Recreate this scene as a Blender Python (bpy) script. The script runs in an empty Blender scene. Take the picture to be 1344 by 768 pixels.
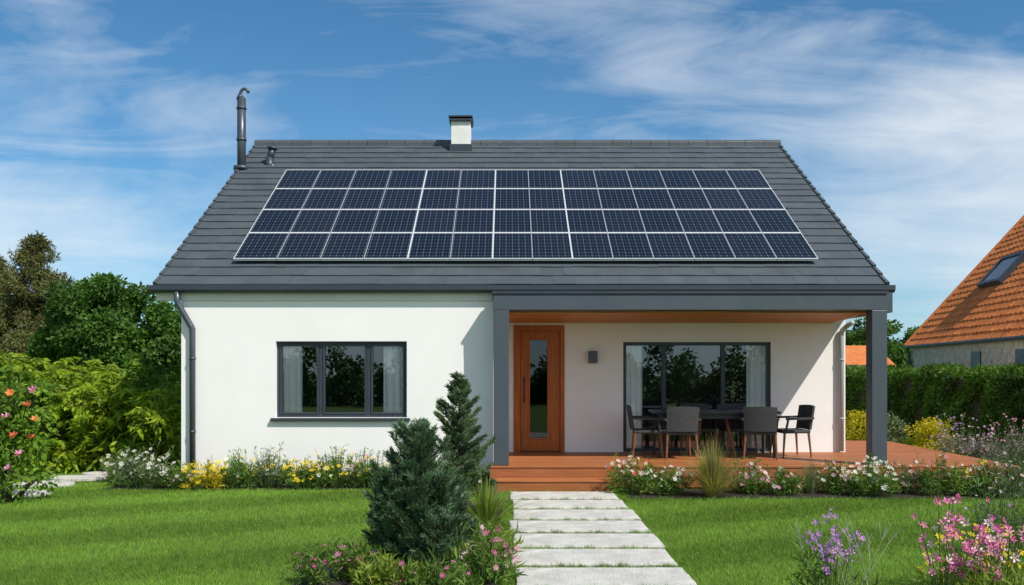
import bpy, math, random
import numpy as np
from mathutils import Vector, Matrix
random.seed(5); rng = np.random.default_rng(7)
scene = bpy.context.scene
COL = scene.collection
F_PX = 1150.0
def X(px, d): return (px-668.0)*d/F_PX          # metres to the side at depth d
def Z(py, d): return 1.75+(485.0-py)*d/F_PX     # height at depth d
ORG = {}
# ------------------------------------------------------------------ helpers
def props(o, label=None, cat=None, group=None, kind=None):
    if label: o['label'] = label
    if cat: o['category'] = cat
    if group: o['group'] = group
    if kind: o['kind'] = kind
    return o
def thing(name, label, cat, loc=(0,0,0), rot=(0,0,0), group=None, world=False):
    o = bpy.data.objects.new(name, None); COL.objects.link(o)
    o.empty_display_size = .1
    o.location = loc; o.rotation_euler = rot
    ORG[o.name] = tuple(loc) if world else (0,0,0)
    return props(o, label, cat, group)
def link(name, me, parent=None):
    o = bpy.data.objects.new(name, me); COL.objects.link(o)
    if parent is not None:
        o.parent = parent; ORG[o.name] = ORG.get(parent.name, (0,0,0))
    else: ORG[o.name] = (0,0,0)
    return o
class MB:
    def __init__(s): s.V=[]; s.F=[]; s.M=[]; s.mi=0
    def add(s, vs, fs):
        b=len(s.V); s.V += [tuple(v) for v in vs]
        for f in fs: s.F.append([i+b for i in f]); s.M.append(s.mi)
    def box(s, x0,x1,y0,y1,z0,z1):
        s.add([(x0,y0,z0),(x1,y0,z0),(x1,y1,z0),(x0,y1,z0),(x0,y0,z1),(x1,y0,z1),(x1,y1,z1),(x0,y1,z1)],
              [(0,3,2,1),(4,5,6,7),(0,1,5,4),(1,2,6,5),(2,3,7,6),(3,0,4,7)]); return s
    def hexa(s, p):  # 8 points bottom 4, top 4
        s.add(p, [(0,3,2,1),(4,5,6,7),(0,1,5,4),(1,2,6,5),(2,3,7,6),(3,0,4,7)]); return s
    def poly(s, pts): s.add(pts, [tuple(range(len(pts)))]); return s
    def prism_x(s, prof, x0, x1):
        n=len(prof)
        s.add([(x0,a,b) for a,b in prof]+[(x1,a,b) for a,b in prof],
              [tuple(range(n-1,-1,-1)), tuple(range(n,2*n))]+[(i,(i+1)%n,n+(i+1)%n,n+i) for i in range(n)]); return s
    def tube(s, pts, r, n=10, cap=True):
        pts=[Vector(p) for p in pts]; m=len(pts)
        rs = r if isinstance(r,(list,tuple)) else [r]*m
        vs=[]; ref=None
        for i,p in enumerate(pts):
            if i==0: t=pts[1]-p
            elif i==m-1: t=p-pts[i-1]
            else: t=(pts[i+1]-p).normalized()+(p-pts[i-1]).normalized()
            t.normalize()
            if ref is None:
                ref = Vector((1,0,0)) if abs(t.x)<.8 else Vector((0,1,0))
            a=(ref-t*ref.dot(t)).normalized(); b=t.cross(a); ref=a
            for k in range(n):
                th=2*math.pi*k/n
                vs.append(p+a*(math.cos(th)*rs[i])+b*(math.sin(th)*rs[i]))
        fs=[]
        for i in range(m-1):
            for k in range(n):
                fs.append((i*n+k, i*n+(k+1)%n, (i+1)*n+(k+1)%n, (i+1)*n+k))
        if cap:
            fs.append(tuple(range(n-1,-1,-1))); fs.append(tuple((m-1)*n+k for k in range(n)))
        s.add(vs,fs); return s
    def build(s, name, mat, parent=None, bevel=0, smooth=False, seg=2):
        org = ORG.get(parent.name,(0,0,0)) if parent is not None else None
        V=s.V
        if parent is None:
            xs=[v[0] for v in V]; ys=[v[1] for v in V]; zs=[v[2] for v in V]
            org=((min(xs)+max(xs))/2,(min(ys)+max(ys))/2,min(zs))
        me=bpy.data.meshes.new(name)
        me.from_pydata([(v[0]-org[0],v[1]-org[1],v[2]-org[2]) for v in V],[],s.F)
        mats = mat if isinstance(mat,(list,tuple)) else [mat]
        for m in mats: me.materials.append(m)
        if len(mats)>1: me.polygons.foreach_set('material_index', s.M)
        if smooth: me.polygons.foreach_set('use_smooth',[True]*len(me.polygons))
        me.update()
        o=link(name, me, parent)
        if parent is None: o.location=org
        if bevel:
            b=o.modifiers.new('bevel','BEVEL'); b.width=bevel; b.segments=seg; b.limit_method='ANGLE'; b.angle_limit=math.radians(40)
        return o
def np_mesh(name, V, F, mat, parent=None, smooth=False):
    me=bpy.data.meshes.new(name); n,k=F.shape
    me.vertices.add(len(V)); me.vertices.foreach_set('co', np.ascontiguousarray(V,dtype=np.float32).ravel())
    me.loops.add(n*k); me.loops.foreach_set('vertex_index', np.ascontiguousarray(F,dtype=np.int32).ravel())
    me.polygons.add(n); me.polygons.foreach_set('loop_start', np.arange(0,n*k,k,dtype=np.int32))
    me.update(calc_edges=True); me.validate()
    me.materials.append(mat)
    return link(name, me, parent)
def unit(a): return a/(np.linalg.norm(a,axis=1,keepdims=True)+1e-9)
def rnd(n): return unit(rng.normal(size=(n,3)))
def leaves(P, D, L, W, bend=.1):
    n=len(P); D=unit(D); L=np.broadcast_to(np.asarray(L,float).reshape(-1,1),(n,1)); W=np.broadcast_to(np.asarray(W,float).reshape(-1,1),(n,1))
    S=unit(np.cross(D, rnd(n))); Nn=np.cross(S,D)
    mid=P+D*L*.45+Nn*L*bend
    V=np.stack([P, mid+S*W*.5, P+D*L, mid-S*W*.5],axis=1).reshape(-1,3)
    F=np.arange(4*n).reshape(n,4)
    return V,F
def blob_pts(n, blobs, shell=.35):
    B=np.array(blobs,float)  # x y z rx ry rz
    w=(B[:,3]*B[:,4]*B[:,5])**(2/3); idx=rng.choice(len(B),n,p=w/w.sum())
    N=rnd(n); r=rng.random((n,1))**shell
    P=B[idx,:3]+N*B[idx,3:]*r
    return P,N
def foliage(name, n, blobs, L, W, mat, parent, droop=.2, spread=.9, shell=.35, zmin=.01):
    P,N=blob_pts(n,blobs,shell); k=P[:,2]>zmin; P=P[k]; N=N[k]; m=len(P)
    D=N*.6+rnd(m)*spread+np.array([0,0,-droop])
    V,F=leaves(P,D,L*(.6+.8*rng.random(m)),W*(.6+.8*rng.random(m)))
    return np_mesh(name,V,F,mat,parent)
# ------------------------------------------------------------------ materials
def nmat(name):
    m=bpy.data.materials.new(name); m.use_nodes=True; nt=m.node_tree; nt.nodes.clear()
    out=nt.nodes.new('ShaderNodeOutputMaterial'); return m,nt,out
def N(nt,t,**kw):
    n=nt.nodes.new(t)
    for k,v in kw.items(): setattr(n,k,v)
    return n
def rgba(c): return (c[0],c[1],c[2],1)
def mixc(nt,fac,a,b,bt='MIX'):
    n=nt.nodes.new('ShaderNodeMix'); n.data_type='RGBA'; n.blend_type=bt
    for inp,val in ((n.inputs[0],fac),(n.inputs[6],a),(n.inputs[7],b)):
        if hasattr(val,'is_linked'): nt.links.new(val,inp)
        elif isinstance(val,(int,float)): inp.default_value=val
        else: inp.default_value=rgba(val)
    return n.outputs[2]
def mth(nt,op,a,b=None,c=None,clamp=False):
    n=nt.nodes.new('ShaderNodeMath'); n.operation=op; n.use_clamp=clamp
    for i,v in enumerate((a,b,c)):
        if v is None: continue
        if hasattr(v,'is_linked'): nt.links.new(v,n.inputs[i])
        else: n.inputs[i].default_value=v
    return n.outputs[0]
def noise(nt,vec,scale,detail=4,rough=.55,dist=0):
    n=N(nt,'ShaderNodeTexNoise'); n.inputs['Scale'].default_value=scale; n.inputs['Detail'].default_value=detail
    n.inputs['Roughness'].default_value=rough; n.inputs['Distortion'].default_value=dist
    nt.links.new(vec,n.inputs['Vector']); return n.outputs['Fac']
def maprange(nt,v,a,b,c,d):
    n=N(nt,'ShaderNodeMapRange'); nt.links.new(v,n.inputs[0])
    for i,k in enumerate((a,b,c,d)): n.inputs[i+1].default_value=k
    return n.outputs[0]
def solid(name, c, rough=.5, metal=0, spec=.5, var=.12, nscale=3, bump=0, bscale=200, bdist=.002, island=0, stretch=None, c2=None, spk=0):
    m,nt,out=nmat(name); b=N(nt,'ShaderNodeBsdfPrincipled')
    b.inputs['Roughness'].default_value=rough; b.inputs['Metallic'].default_value=metal; b.inputs['Specular IOR Level'].default_value=spec
    tc=N(nt,'ShaderNodeTexCoord'); vec=tc.outputs['Object']
    if stretch:
        mp=N(nt,'ShaderNodeMapping'); mp.inputs['Scale'].default_value=stretch; nt.links.new(vec,mp.inputs[0]); vec=mp.outputs[0]
    f=noise(nt,vec,nscale,5)
    f=maprange(nt,f,.3,.7,1-var,1+var)
    col=mixc(nt,1.0,c,(1,1,1),'MULTIPLY')
    if c2 is not None:
        f2=noise(nt,vec,nscale*2.3,5); f2=maprange(nt,f2,.4,.62,0,1); col=mixc(nt,f2,c,c2)
    if spk:
        f=mth(nt,'MULTIPLY',f,maprange(nt,noise(nt,vec,75,3,.7),.35,.65,1-spk,1+spk))
    if island:
        g=N(nt,'ShaderNodeNewGeometry'); i=maprange(nt,g.outputs['Random Per Island'],0,1,1-island,1+island)
        f=mth(nt,'MULTIPLY',f,i)
    cmb=N(nt,'ShaderNodeCombineColor')
    for k in range(3): nt.links.new(f,cmb.inputs[k])
    col=mixc(nt,1.0,col,cmb.outputs[0],'MULTIPLY')
    nt.links.new(col,b.inputs['Base Color'])
    r=maprange(nt,noise(nt,vec,nscale*3,3),.3,.7,max(0.02,rough-.08),min(1,rough+.08)); nt.links.new(r,b.inputs['Roughness'])
    if bump:
        bp=N(nt,'ShaderNodeBump'); bp.inputs['Strength'].default_value=bump; bp.inputs['Distance'].default_value=bdist
        nt.links.new(noise(nt,vec,bscale,4),bp.inputs['Height']); nt.links.new(bp.outputs[0],b.inputs['Normal'])
    nt.links.new(b.outputs[0],out.inputs[0]); return m
def leafmat(name, c1, c2, trans=.28, nscale=.9, lo=.6, hi=1.35, rough=.55, obj_random=False):
    m,nt,out=nmat(name); g=N(nt,'ShaderNodeNewGeometry'); 
    if obj_random:
        oi=N(nt,'ShaderNodeObjectInfo'); r=oi.outputs['Random']
    else: r=g.outputs['Random Per Island']
    col=mixc(nt,r,c1,c2)
    f=maprange(nt,noise(nt,g.outputs['Position'],nscale,3),.32,.68,lo,hi)
    cmb=N(nt,'ShaderNodeCombineColor')
    for k in range(3): nt.links.new(f,cmb.inputs[k])
    col=mixc(nt,1.0,col,cmb.outputs[0],'MULTIPLY')
    b=N(nt,'ShaderNodeBsdfPrincipled'); b.inputs['Roughness'].default_value=rough; b.inputs['Specular IOR Level'].default_value=.25
    nt.links.new(col,b.inputs['Base Color'])
    t=N(nt,'ShaderNodeBsdfTranslucent'); col2=mixc(nt,1.0,col,(1.2,1.3,.65),'MULTIPLY'); nt.links.new(col2,t.inputs[0])
    mx=N(nt,'ShaderNodeMixShader'); mx.inputs[0].default_value=trans
    nt.links.new(b.outputs[0],mx.inputs[1]); nt.links.new(t.outputs[0],mx.inputs[2]); nt.links.new(mx.outputs[0],out.inputs[0]); return m
def glassmat(name, tint, refl):
    m,nt,out=nmat(name); t=N(nt,'ShaderNodeBsdfTransparent'); t.inputs[0].default_value=rgba(tint)
    gl=N(nt,'ShaderNodeBsdfGlossy'); gl.inputs['Roughness'].default_value=.006; gl.inputs[0].default_value=(.93,.96,1,1)
    tc=N(nt,'ShaderNodeTexCoord'); bp=N(nt,'ShaderNodeBump'); bp.inputs['Strength'].default_value=.05; bp.inputs['Distance'].default_value=.01
    nt.links.new(noise(nt,tc.outputs['Object'],1.6,1),bp.inputs['Height']); nt.links.new(bp.outputs[0],gl.inputs['Normal'])
    fr=N(nt,'ShaderNodeFresnel'); fr.inputs[0].default_value=1.5
    f=mth(nt,'ADD',fr.outputs[0],refl,clamp=True)
    mx=N(nt,'ShaderNodeMixShader'); nt.links.new(f,mx.inputs[0]); nt.links.new(t.outputs[0],mx.inputs[1]); nt.links.new(gl.outputs[0],mx.inputs[2])
    nt.links.new(mx.outputs[0],out.inputs[0]); return m
def lawnmat(name, c1, c2, amp, island):
    m,nt,out=nmat(name); g=N(nt,'ShaderNodeNewGeometry'); sp=N(nt,'ShaderNodeSeparateXYZ'); nt.links.new(g.outputs['Position'],sp.inputs[0])
    s=mth(nt,'ADD',mth(nt,'MULTIPLY',sp.outputs[0],-.42),mth(nt,'MULTIPLY',sp.outputs[1],.9))
    s=mth(nt,'SINE',mth(nt,'MULTIPLY',s,3.6)); s=maprange(nt,s,-.7,.7,1-amp,1+amp)
    n1=maprange(nt,noise(nt,g.outputs['Position'],.55,4),.3,.7,.86,1.14)
    n2=maprange(nt,noise(nt,g.outputs['Position'],7,4),.3,.7,.84,1.16)
    f=mth(nt,'MULTIPLY',mth(nt,'MULTIPLY',s,n1),n2)
    r = g.outputs['Random Per Island'] if island else noise(nt,g.outputs['Position'],40,3)
    col=mixc(nt,r,c1,c2); cmb=N(nt,'ShaderNodeCombineColor')
    for k in range(3): nt.links.new(f,cmb.inputs[k])
    col=mixc(nt,1.0,col,cmb.outputs[0],'MULTIPLY')
    b=N(nt,'ShaderNodeBsdfPrincipled'); b.inputs['Roughness'].default_value=.7; b.inputs['Specular IOR Level'].default_value=.15; nt.links.new(col,b.inputs['Base Color'])
    if island:
        t=N(nt,'ShaderNodeBsdfTranslucent'); nt.links.new(col,t.inputs[0]); mx=N(nt,'ShaderNodeMixShader'); mx.inputs[0].default_value=.3
        nt.links.new(b.outputs[0],mx.inputs[1]); nt.links.new(t.outputs[0],mx.inputs[2]); nt.links.new(mx.outputs[0],out.inputs[0])
    else: nt.links.new(b.outputs[0],out.inputs[0])
    return m
def solarmat():
    m,nt,out=nmat('solar_cells'); tc=N(nt,'ShaderNodeTexCoord'); sp=N(nt,'ShaderNodeSeparateXYZ'); nt.links.new(tc.outputs['Object'],sp.inputs[0])
    def cell(o,p): return mth(nt,'ABSOLUTE',mth(nt,'SUBTRACT',mth(nt,'FRACT',mth(nt,'DIVIDE',o,p)),.5))
    cx=cell(sp.outputs[0],.104); cy=cell(sp.outputs[1],.118); bx=cell(sp.outputs[0],.052)
    lx=mth(nt,'GREATER_THAN',cx,.465); ly=mth(nt,'GREATER_THAN',cy,.468)
    dia=mth(nt,'GREATER_THAN',mth(nt,'ADD',cx,cy),.88)
    bus=mth(nt,'MULTIPLY',mth(nt,'GREATER_THAN',bx,.45),.2)
    line=mth(nt,'MULTIPLY',mth(nt,'MAXIMUM',lx,ly),.36)
    f=mth(nt,'MAXIMUM',mth(nt,'MAXIMUM',line,bus),mth(nt,'MULTIPLY',dia,.9))
    n=maprange(nt,noise(nt,tc.outputs['Object'],5,5),.3,.7,0,1)
    base=mixc(nt,n,(.004,.006,.012),(.008,.011,.021))
    oi=N(nt,'ShaderNodeObjectInfo'); base=mixc(nt,mth(nt,'MULTIPLY',oi.outputs['Random'],.6),base,(.011,.014,.024))
    col=mixc(nt,f,base,(.18,.21,.25))
    b=N(nt,'ShaderNodeBsdfPrincipled'); nt.links.new(col,b.inputs['Base Color']); b.inputs['Roughness'].default_value=.18; b.inputs['Specular IOR Level'].default_value=.26
    nt.links.new(b.outputs[0],out.inputs[0]); return m
M={}
M['stucco']=solid('white_stucco',(.885,.872,.85),.9,spec=.2,var=.025,nscale=1.3,bump=.5,bscale=260,bdist=.003)
M['cream']=solid('cream_board',(.70,.67,.6),.6,var=.04)
M['tile']=solid('slate_grey_tile',(.074,.088,.099),.6,spec=.4,var=.12,nscale=2.2,bump=.35,bscale=90,bdist=.003,island=.07)
M['anth']=solid('anthracite_metal',(.037,.046,.06),.42,var=.08,nscale=2)
M['beam']=solid('grey_blue_paint',(.062,.078,.095),.45,var=.06,nscale=2)
M['zinc']=solid('zinc_pipe',(.085,.1,.12),.38,metal=.4,var=.12)
M['palepipe']=solid('pale_grey_pipe',(.42,.43,.43),.45,var=.06)
M['doorwood']=solid('varnished_oak',(.43,.122,.022),.38,spec=.3,var=.25,nscale=5,stretch=(6,6,.5),bump=.15,bscale=12)
M['ceilwood']=solid('stained_ceiling_boards',(.56,.205,.05),.5,var=.16,nscale=4,stretch=(.5,6,6),island=.1)
M['deck']=solid('decking_boards',(.345,.118,.038),.55,spec=.35,var=.2,nscale=4,stretch=(.6,8,8),bump=.25,bscale=14,island=.16)
M['deckdark']=solid('deck_fascia_boards',(.33,.11,.036),.55,var=.2,nscale=4,stretch=(.6,8,8),island=.1)
M['steel']=solid('handle_steel',(.05,.04,.035),.4,metal=.5)
M['alu']=solid('panel_frame_aluminium',(.66,.68,.69),.45,metal=.1,var=.04)
M['alud']=solid('panel_side_trim',(.38,.40,.42),.45,metal=.1,var=.04)
M['cells']=solarmat()
M['glass']=glassmat('window_glass',(1,1,1),.11)
M['doorglass']=glassmat('dark_door_glass',(.45,.48,.48),.04)
M['curtain']=solid('white_curtain',(.96,.96,.95),.9,var=.02)
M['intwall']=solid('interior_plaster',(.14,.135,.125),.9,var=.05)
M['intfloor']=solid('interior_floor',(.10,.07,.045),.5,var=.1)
M['chimney']=solid('chimney_render',(.76,.745,.71),.9,var=.10,nscale=4,bump=.4,bscale=60)
M['slab']=solid('washed_concrete',(.66,.635,.585),.95,spec=.15,var=.1,nscale=2.2,bump=1,bscale=55,bdist=.014,c2=(.52,.50,.46),spk=.28)
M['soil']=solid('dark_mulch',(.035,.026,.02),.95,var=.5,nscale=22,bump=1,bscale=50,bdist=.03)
M['wicker']=solid('charcoal_wicker',(.062,.064,.066),.75,spec=.3,var=.4,nscale=55,stretch=(.6,.6,2.2),bump=1,bscale=120,bdist=.006)
M['tabletop']=solid('dark_table_top',(.035,.04,.047),.35,var=.1)
M['legwood']=solid('brown_leg_wood',(.2,.085,.035),.5,var=.2,nscale=10)
M['bark']=solid('bark',(.09,.065,.045),.95,var=.4,nscale=8,bump=.8,bscale=30,bdist=.02)
M['stem']=leafmat('green_stems',(.08,.15,.03),(.12,.19,.05),.1)
M['orangetile']=solid('orange_clay_tile',(.60,.20,.062),.8,spec=.2,var=.12,nscale=3,island=.12,c2=(.53,.16,.05))
M['oldstone']=solid('old_pale_brick',(.62,.53,.41),.9,var=.25,nscale=6,bump=.6,bscale=25,bdist=.01,c2=(.46,.39,.30))
M['skyglass']=solid('skylight_glass',(.03,.036,.045),.08)
M['lawn']=lawnmat('mown_lawn_ground',(.08,.145,.02),(.11,.185,.026),.08,False)
M['blades']=lawnmat('grass_blades',(.14,.27,.03),(.225,.355,.05),.09,True)
M['dense']=leafmat('dense_tree_leaves',(.045,.11,.018),(.095,.185,.03),.33,.8,.5,1.45)
M['larch']=leafmat('larch_needles',(.11,.12,.036),(.20,.195,.07),.28,.8,.6,1.35)
M['shrub']=leafmat('bright_shrub_leaves',(.22,.34,.02),(.38,.46,.04),.42,1.4,.5,1.35)
M['shrub2']=leafmat('mid_shrub_leaves',(.11,.23,.025),(.22,.33,.035),.38,1.4,.5,1.4)
M['hedge']=leafmat('hedge_leaves',(.055,.13,.016),(.12,.215,.03),.3,1.4,.55,1.35)
M['spruce']=leafmat('blue_green_needles',(.06,.125,.06),(.145,.225,.12),.22,5,.5,1.45)
M['spruce2']=leafmat('grey_green_needles',(.08,.14,.058),(.165,.23,.115),.22,5,.6,1.4)
M['herb']=leafmat('herb_leaves',(.085,.18,.028),(.19,.28,.055),.3,3,.6,1.35)
M['herb2']=leafmat('grey_herb_leaves',(.13,.18,.08),(.21,.26,.13),.3,3,.6,1.3)
M['lime']=leafmat('yellow_green_leaves',(.17,.26,.03),(.28,.34,.06),.35,3,.6,1.3)
M['straw']=leafmat('straw_grass',(.25,.26,.07),(.45,.38,.16),.3,3,.7,1.2)
M['goldbush']=leafmat('golden_shrub_leaves',(.46,.38,.015),(.62,.52,.035),.35,3,.65,1.2)
M['dry']=solid('dry_pale_twigs',(.34,.38,.24),.8,var=.1)
M['wood']=leafmat('wood_leaves',(.04,.095,.018),(.085,.15,.03),.35,.4,.6,1.3)
M['lav']=leafmat('lavender_haze',(.22,.22,.18),(.36,.28,.32),.3,3,.7,1.2)
def petal(name,a,b): return leafmat(name,a,b,.25,3,.9,1.1,.6,True)
PET={'white':petal('white_petals',(.82,.82,.76),(.88,.86,.82)),'yellow':petal('yellow_petals',(.78,.56,.015),(.87,.7,.04)),
 'pink':petal('pink_petals',(.76,.2,.46),(.84,.38,.58)),'magenta':petal('magenta_petals',(.62,.05,.34),(.76,.14,.48)),
 'purple':petal('purple_petals',(.42,.16,.60),(.56,.3,.68)),'coral':petal('coral_petals',(.78,.13,.08),(.85,.3,.1)),
 'red':petal('red_petals',(.6,.03,.05),(.75,.08,.1)),'pale':petal('pale_pink_petals',(.80,.5,.63),(.86,.66,.74))}
M['eye']=solid('flower_eye',(.6,.4,.03),.8)
# ------------------------------------------------------------------ world, sun, camera
w=bpy.data.worlds.new('World'); scene.world=w; w.use_nodes=True; nt=w.node_tree; nt.nodes.clear()
SUN=Vector((.58,-.55,.885)).normalized()
el=math.asin(SUN.z); az=math.atan2(SUN.x,SUN.y)
sky=N(nt,'ShaderNodeTexSky'); sky.sky_type='NISHITA'; sky.sun_disc=False; sky.sun_elevation=el; sky.sun_rotation=az
sky.air_density=1.0; sky.dust_density=.3; sky.ozone_density=2.5; sky.altitude=300
tc=N(nt,'ShaderNodeTexCoord'); sp=N(nt,'ShaderNodeSeparateXYZ'); nt.links.new(tc.outputs['Generated'],sp.inputs[0])
ay=mth(nt,'ADD',mth(nt,'ABSOLUTE',sp.outputs[1]),.12)
u=mth(nt,'DIVIDE',sp.outputs[0],ay); v=mth(nt,'DIVIDE',sp.outputs[2],ay)
cv=N(nt,'ShaderNodeCombineXYZ'); nt.links.new(u,cv.inputs[0]); nt.links.new(v,cv.inputs[1])
mp=N(nt,'ShaderNodeMapping'); mp.inputs['Rotation'].default_value=(0,0,math.radians(-14)); mp.inputs['Scale'].default_value=(2.0,5.0,1); nt.links.new(cv.outputs[0],mp.inputs[0])
mp2=N(nt,'ShaderNodeMapping'); mp2.inputs['Rotation'].default_value=(0,0,math.radians(-38)); mp2.inputs['Scale'].default_value=(1.7,8.5,1); mp2.inputs['Location'].default_value=(3.1,1.7,0); nt.links.new(cv.outputs[0],mp2.inputs[0])
n1=noise(nt,mp.outputs[0],1.5,10,.58,1.0); n2=noise(nt,mp2.outputs[0],1.8,10,.6,1.3); n3=noise(nt,cv.outputs[0],3.0,6,.55,.8)
def blob(cu,cvv,ru,rv,amp):
    a=mth(nt,'DIVIDE',mth(nt,'SUBTRACT',u,cu),ru); b=mth(nt,'DIVIDE',mth(nt,'SUBTRACT',v,cvv),rv)
    e=mth(nt,'ADD',mth(nt,'MULTIPLY',a,a),mth(nt,'MULTIPLY',b,b))
    return mth(nt,'MULTIPLY',mth(nt,'POWER',2.718,mth(nt,'MULTIPLY',e,-1)),amp)
tot=blob(.50,.18,.24,.11,.36)
for b in ((.55,.27,.2,.06,.18),(.13,.38,.11,.09,.19),(-.52,.15,.2,.065,.30),(-.40,.30,.14,.06,.05),(.25,.29,.18,.06,.10),(.45,.10,.25,.05,.12),(.0,.33,.22,.05,.05)):
    tot=mth(nt,'ADD',tot,blob(*b))
back=maprange(nt,sp.outputs[1],-.15,-.6,0,.26)  # extra cloud behind the camera, added out of view to raise fill light
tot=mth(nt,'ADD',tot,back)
base=mth(nt,'ADD',mth(nt,'MULTIPLY',n1,.5),mth(nt,'MULTIPLY',n2,.5))
base=mth(nt,'ADD',base,mth(nt,'MULTIPLY',mth(nt,'SUBTRACT',n3,.5),.4))
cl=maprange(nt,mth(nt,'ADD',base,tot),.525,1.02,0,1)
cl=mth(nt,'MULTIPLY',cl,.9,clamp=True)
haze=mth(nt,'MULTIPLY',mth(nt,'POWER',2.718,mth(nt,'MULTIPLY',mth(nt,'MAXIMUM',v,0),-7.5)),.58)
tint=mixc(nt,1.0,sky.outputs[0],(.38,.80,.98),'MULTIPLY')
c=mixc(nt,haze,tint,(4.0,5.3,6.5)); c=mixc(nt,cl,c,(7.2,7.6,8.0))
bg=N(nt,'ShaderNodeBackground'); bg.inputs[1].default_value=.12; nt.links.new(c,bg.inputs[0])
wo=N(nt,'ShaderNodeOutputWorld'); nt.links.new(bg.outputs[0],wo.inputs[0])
sl=bpy.data.lights.new('sun','SUN'); sl.energy=4.8; sl.angle=math.radians(.5); sl.color=(1,.945,.85)
so=bpy.data.objects.new('sun',sl); COL.objects.link(so); so.rotation_euler=(-SUN).to_track_quat('-Z','Y').to_euler()
cam=bpy.data.cameras.new('camera'); co=bpy.data.objects.new('camera',cam); COL.objects.link(co)
cam.sensor_width=36; cam.lens=36*F_PX/1344; cam.shift_x=4/1344; cam.shift_y=101/1344; cam.clip_end=2000
co.location=(0,0,1.75); co.rotation_euler=(math.pi/2,0,0); scene.camera=co
scene.view_settings.view_transform='Standard'; scene.view_settings.look='None'; scene.view_settings.exposure=0
# ------------------------------------------------------------------ ground, beds
g=MB(); g.poly([(-400,-200,0),(400,-200,0),(400,800,0),(-400,800,0)]); props(g.build('ground',M['lawn']),'green mown lawn around the white house','lawn',kind='structure')
DF=12.80    # deck front edge
BEDS=[(-5.9,-.3,12.72,13.27),(1.62,9.2,11.85,DF-.03),(-1.75,-.06,6.6,8.0),(-1.05,-.08,8.0,11.7),(2.1,5.2,5.0,7.0)]
def bedmesh(x0,x1,y0,y1,name,label):
    b=MB(); n=26
    per=[]
    for i in range(n): per.append((x0+(x1-x0)*i/n,y0))
    for i in range(8): per.append((x1,y0+(y1-y0)*i/8))
    for i in range(n): per.append((x1-(x1-x0)*i/n,y1))
    for i in range(8): per.append((x0,y1-(y1-y0)*i/8))
    b.poly([(p[0]+random.uniform(-.05,.03),p[1]+(random.uniform(-.05,.05) if p[1]<12.7 else 0),.006) for p in per])
    props(b.build(name,M['soil']),label,'flower bed',kind='structure')
for (a,lab) in zip(BEDS,('narrow dark soil bed along the left front wall','dark mulch bed in front of the wooden deck','soil bed around the front conifer','soil bed left of the slab path','soil bed with tall flowers at lower right')):
    bedmesh(*a,'flower_bed',lab)
# ------------------------------------------------------------------ path slabs
SL=[]; y=12.38; ordn=['first','second','third','fourth','fifth','sixth','seventh','eighth','ninth']
for i in range(8):
    dep=.665+random.uniform(-.02,.012); x0=.03+random.uniform(-.03,.03); x1=1.5+random.uniform(-.03,.03)
    b=MB(); n=16; ring=[]
    for k in range(n): ring.append((x0+(x1-x0)*k/n, y-dep+random.uniform(-.005,.005)))
    for k in range(5): ring.append((x1+random.uniform(-.006,.006), y-dep+dep*k/5))
    for k in range(n): ring.append((x1-(x1-x0)*k/n, y+random.uniform(-.005,.005)))
    for k in range(5): ring.append((x0+random.uniform(-.006,.006), y-dep*k/5))
    q=len(ring); b.add([(p[0],p[1],-.04) for p in ring]+[(p[0],p[1],.026) for p in ring],[tuple(range(q,2*q))]+[(k,(k+1)%q,q+(k+1)%q,q+k) for k in range(q)])
    lab='wide pale concrete slab of the front path, %s from the wooden steps'%ordn[i]
    props(b.build('paving_slab',M['slab'],bevel=.01),lab,'paving slab','pale slabs of the front path'); SL.append((x0,x1,y-dep,y)); y-=.79
STONES=[(-6.95,12.2,.55,.27),(-7.0,13.2,.5,.26),(-6.87,13.95,.5,.25),(-6.62,14.5,.45,.24)]
for i,(x,yy,a,bb) in enumerate(STONES):
    b=MB(); n=14; ring=[(x+a*math.cos(2*math.pi*k/n)*random.uniform(.88,1.08),yy+bb*math.sin(2*math.pi*k/n)*random.uniform(.88,1.08)) for k in range(n)]
    b.add([(p[0],p[1],-.03) for p in ring]+[(p[0],p[1],.045) for p in ring],[tuple(range(n,2*n))]+[(k,(k+1)%n,n+(k+1)%n,n+k) for k in range(n)])
    props(b.build('stepping_stone',M['slab'],bevel=.008),'flat pale stepping stone at the left lawn edge, %s counted from the camera'%ordn[i],'stepping stone','stepping stones at the left lawn edge')
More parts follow.
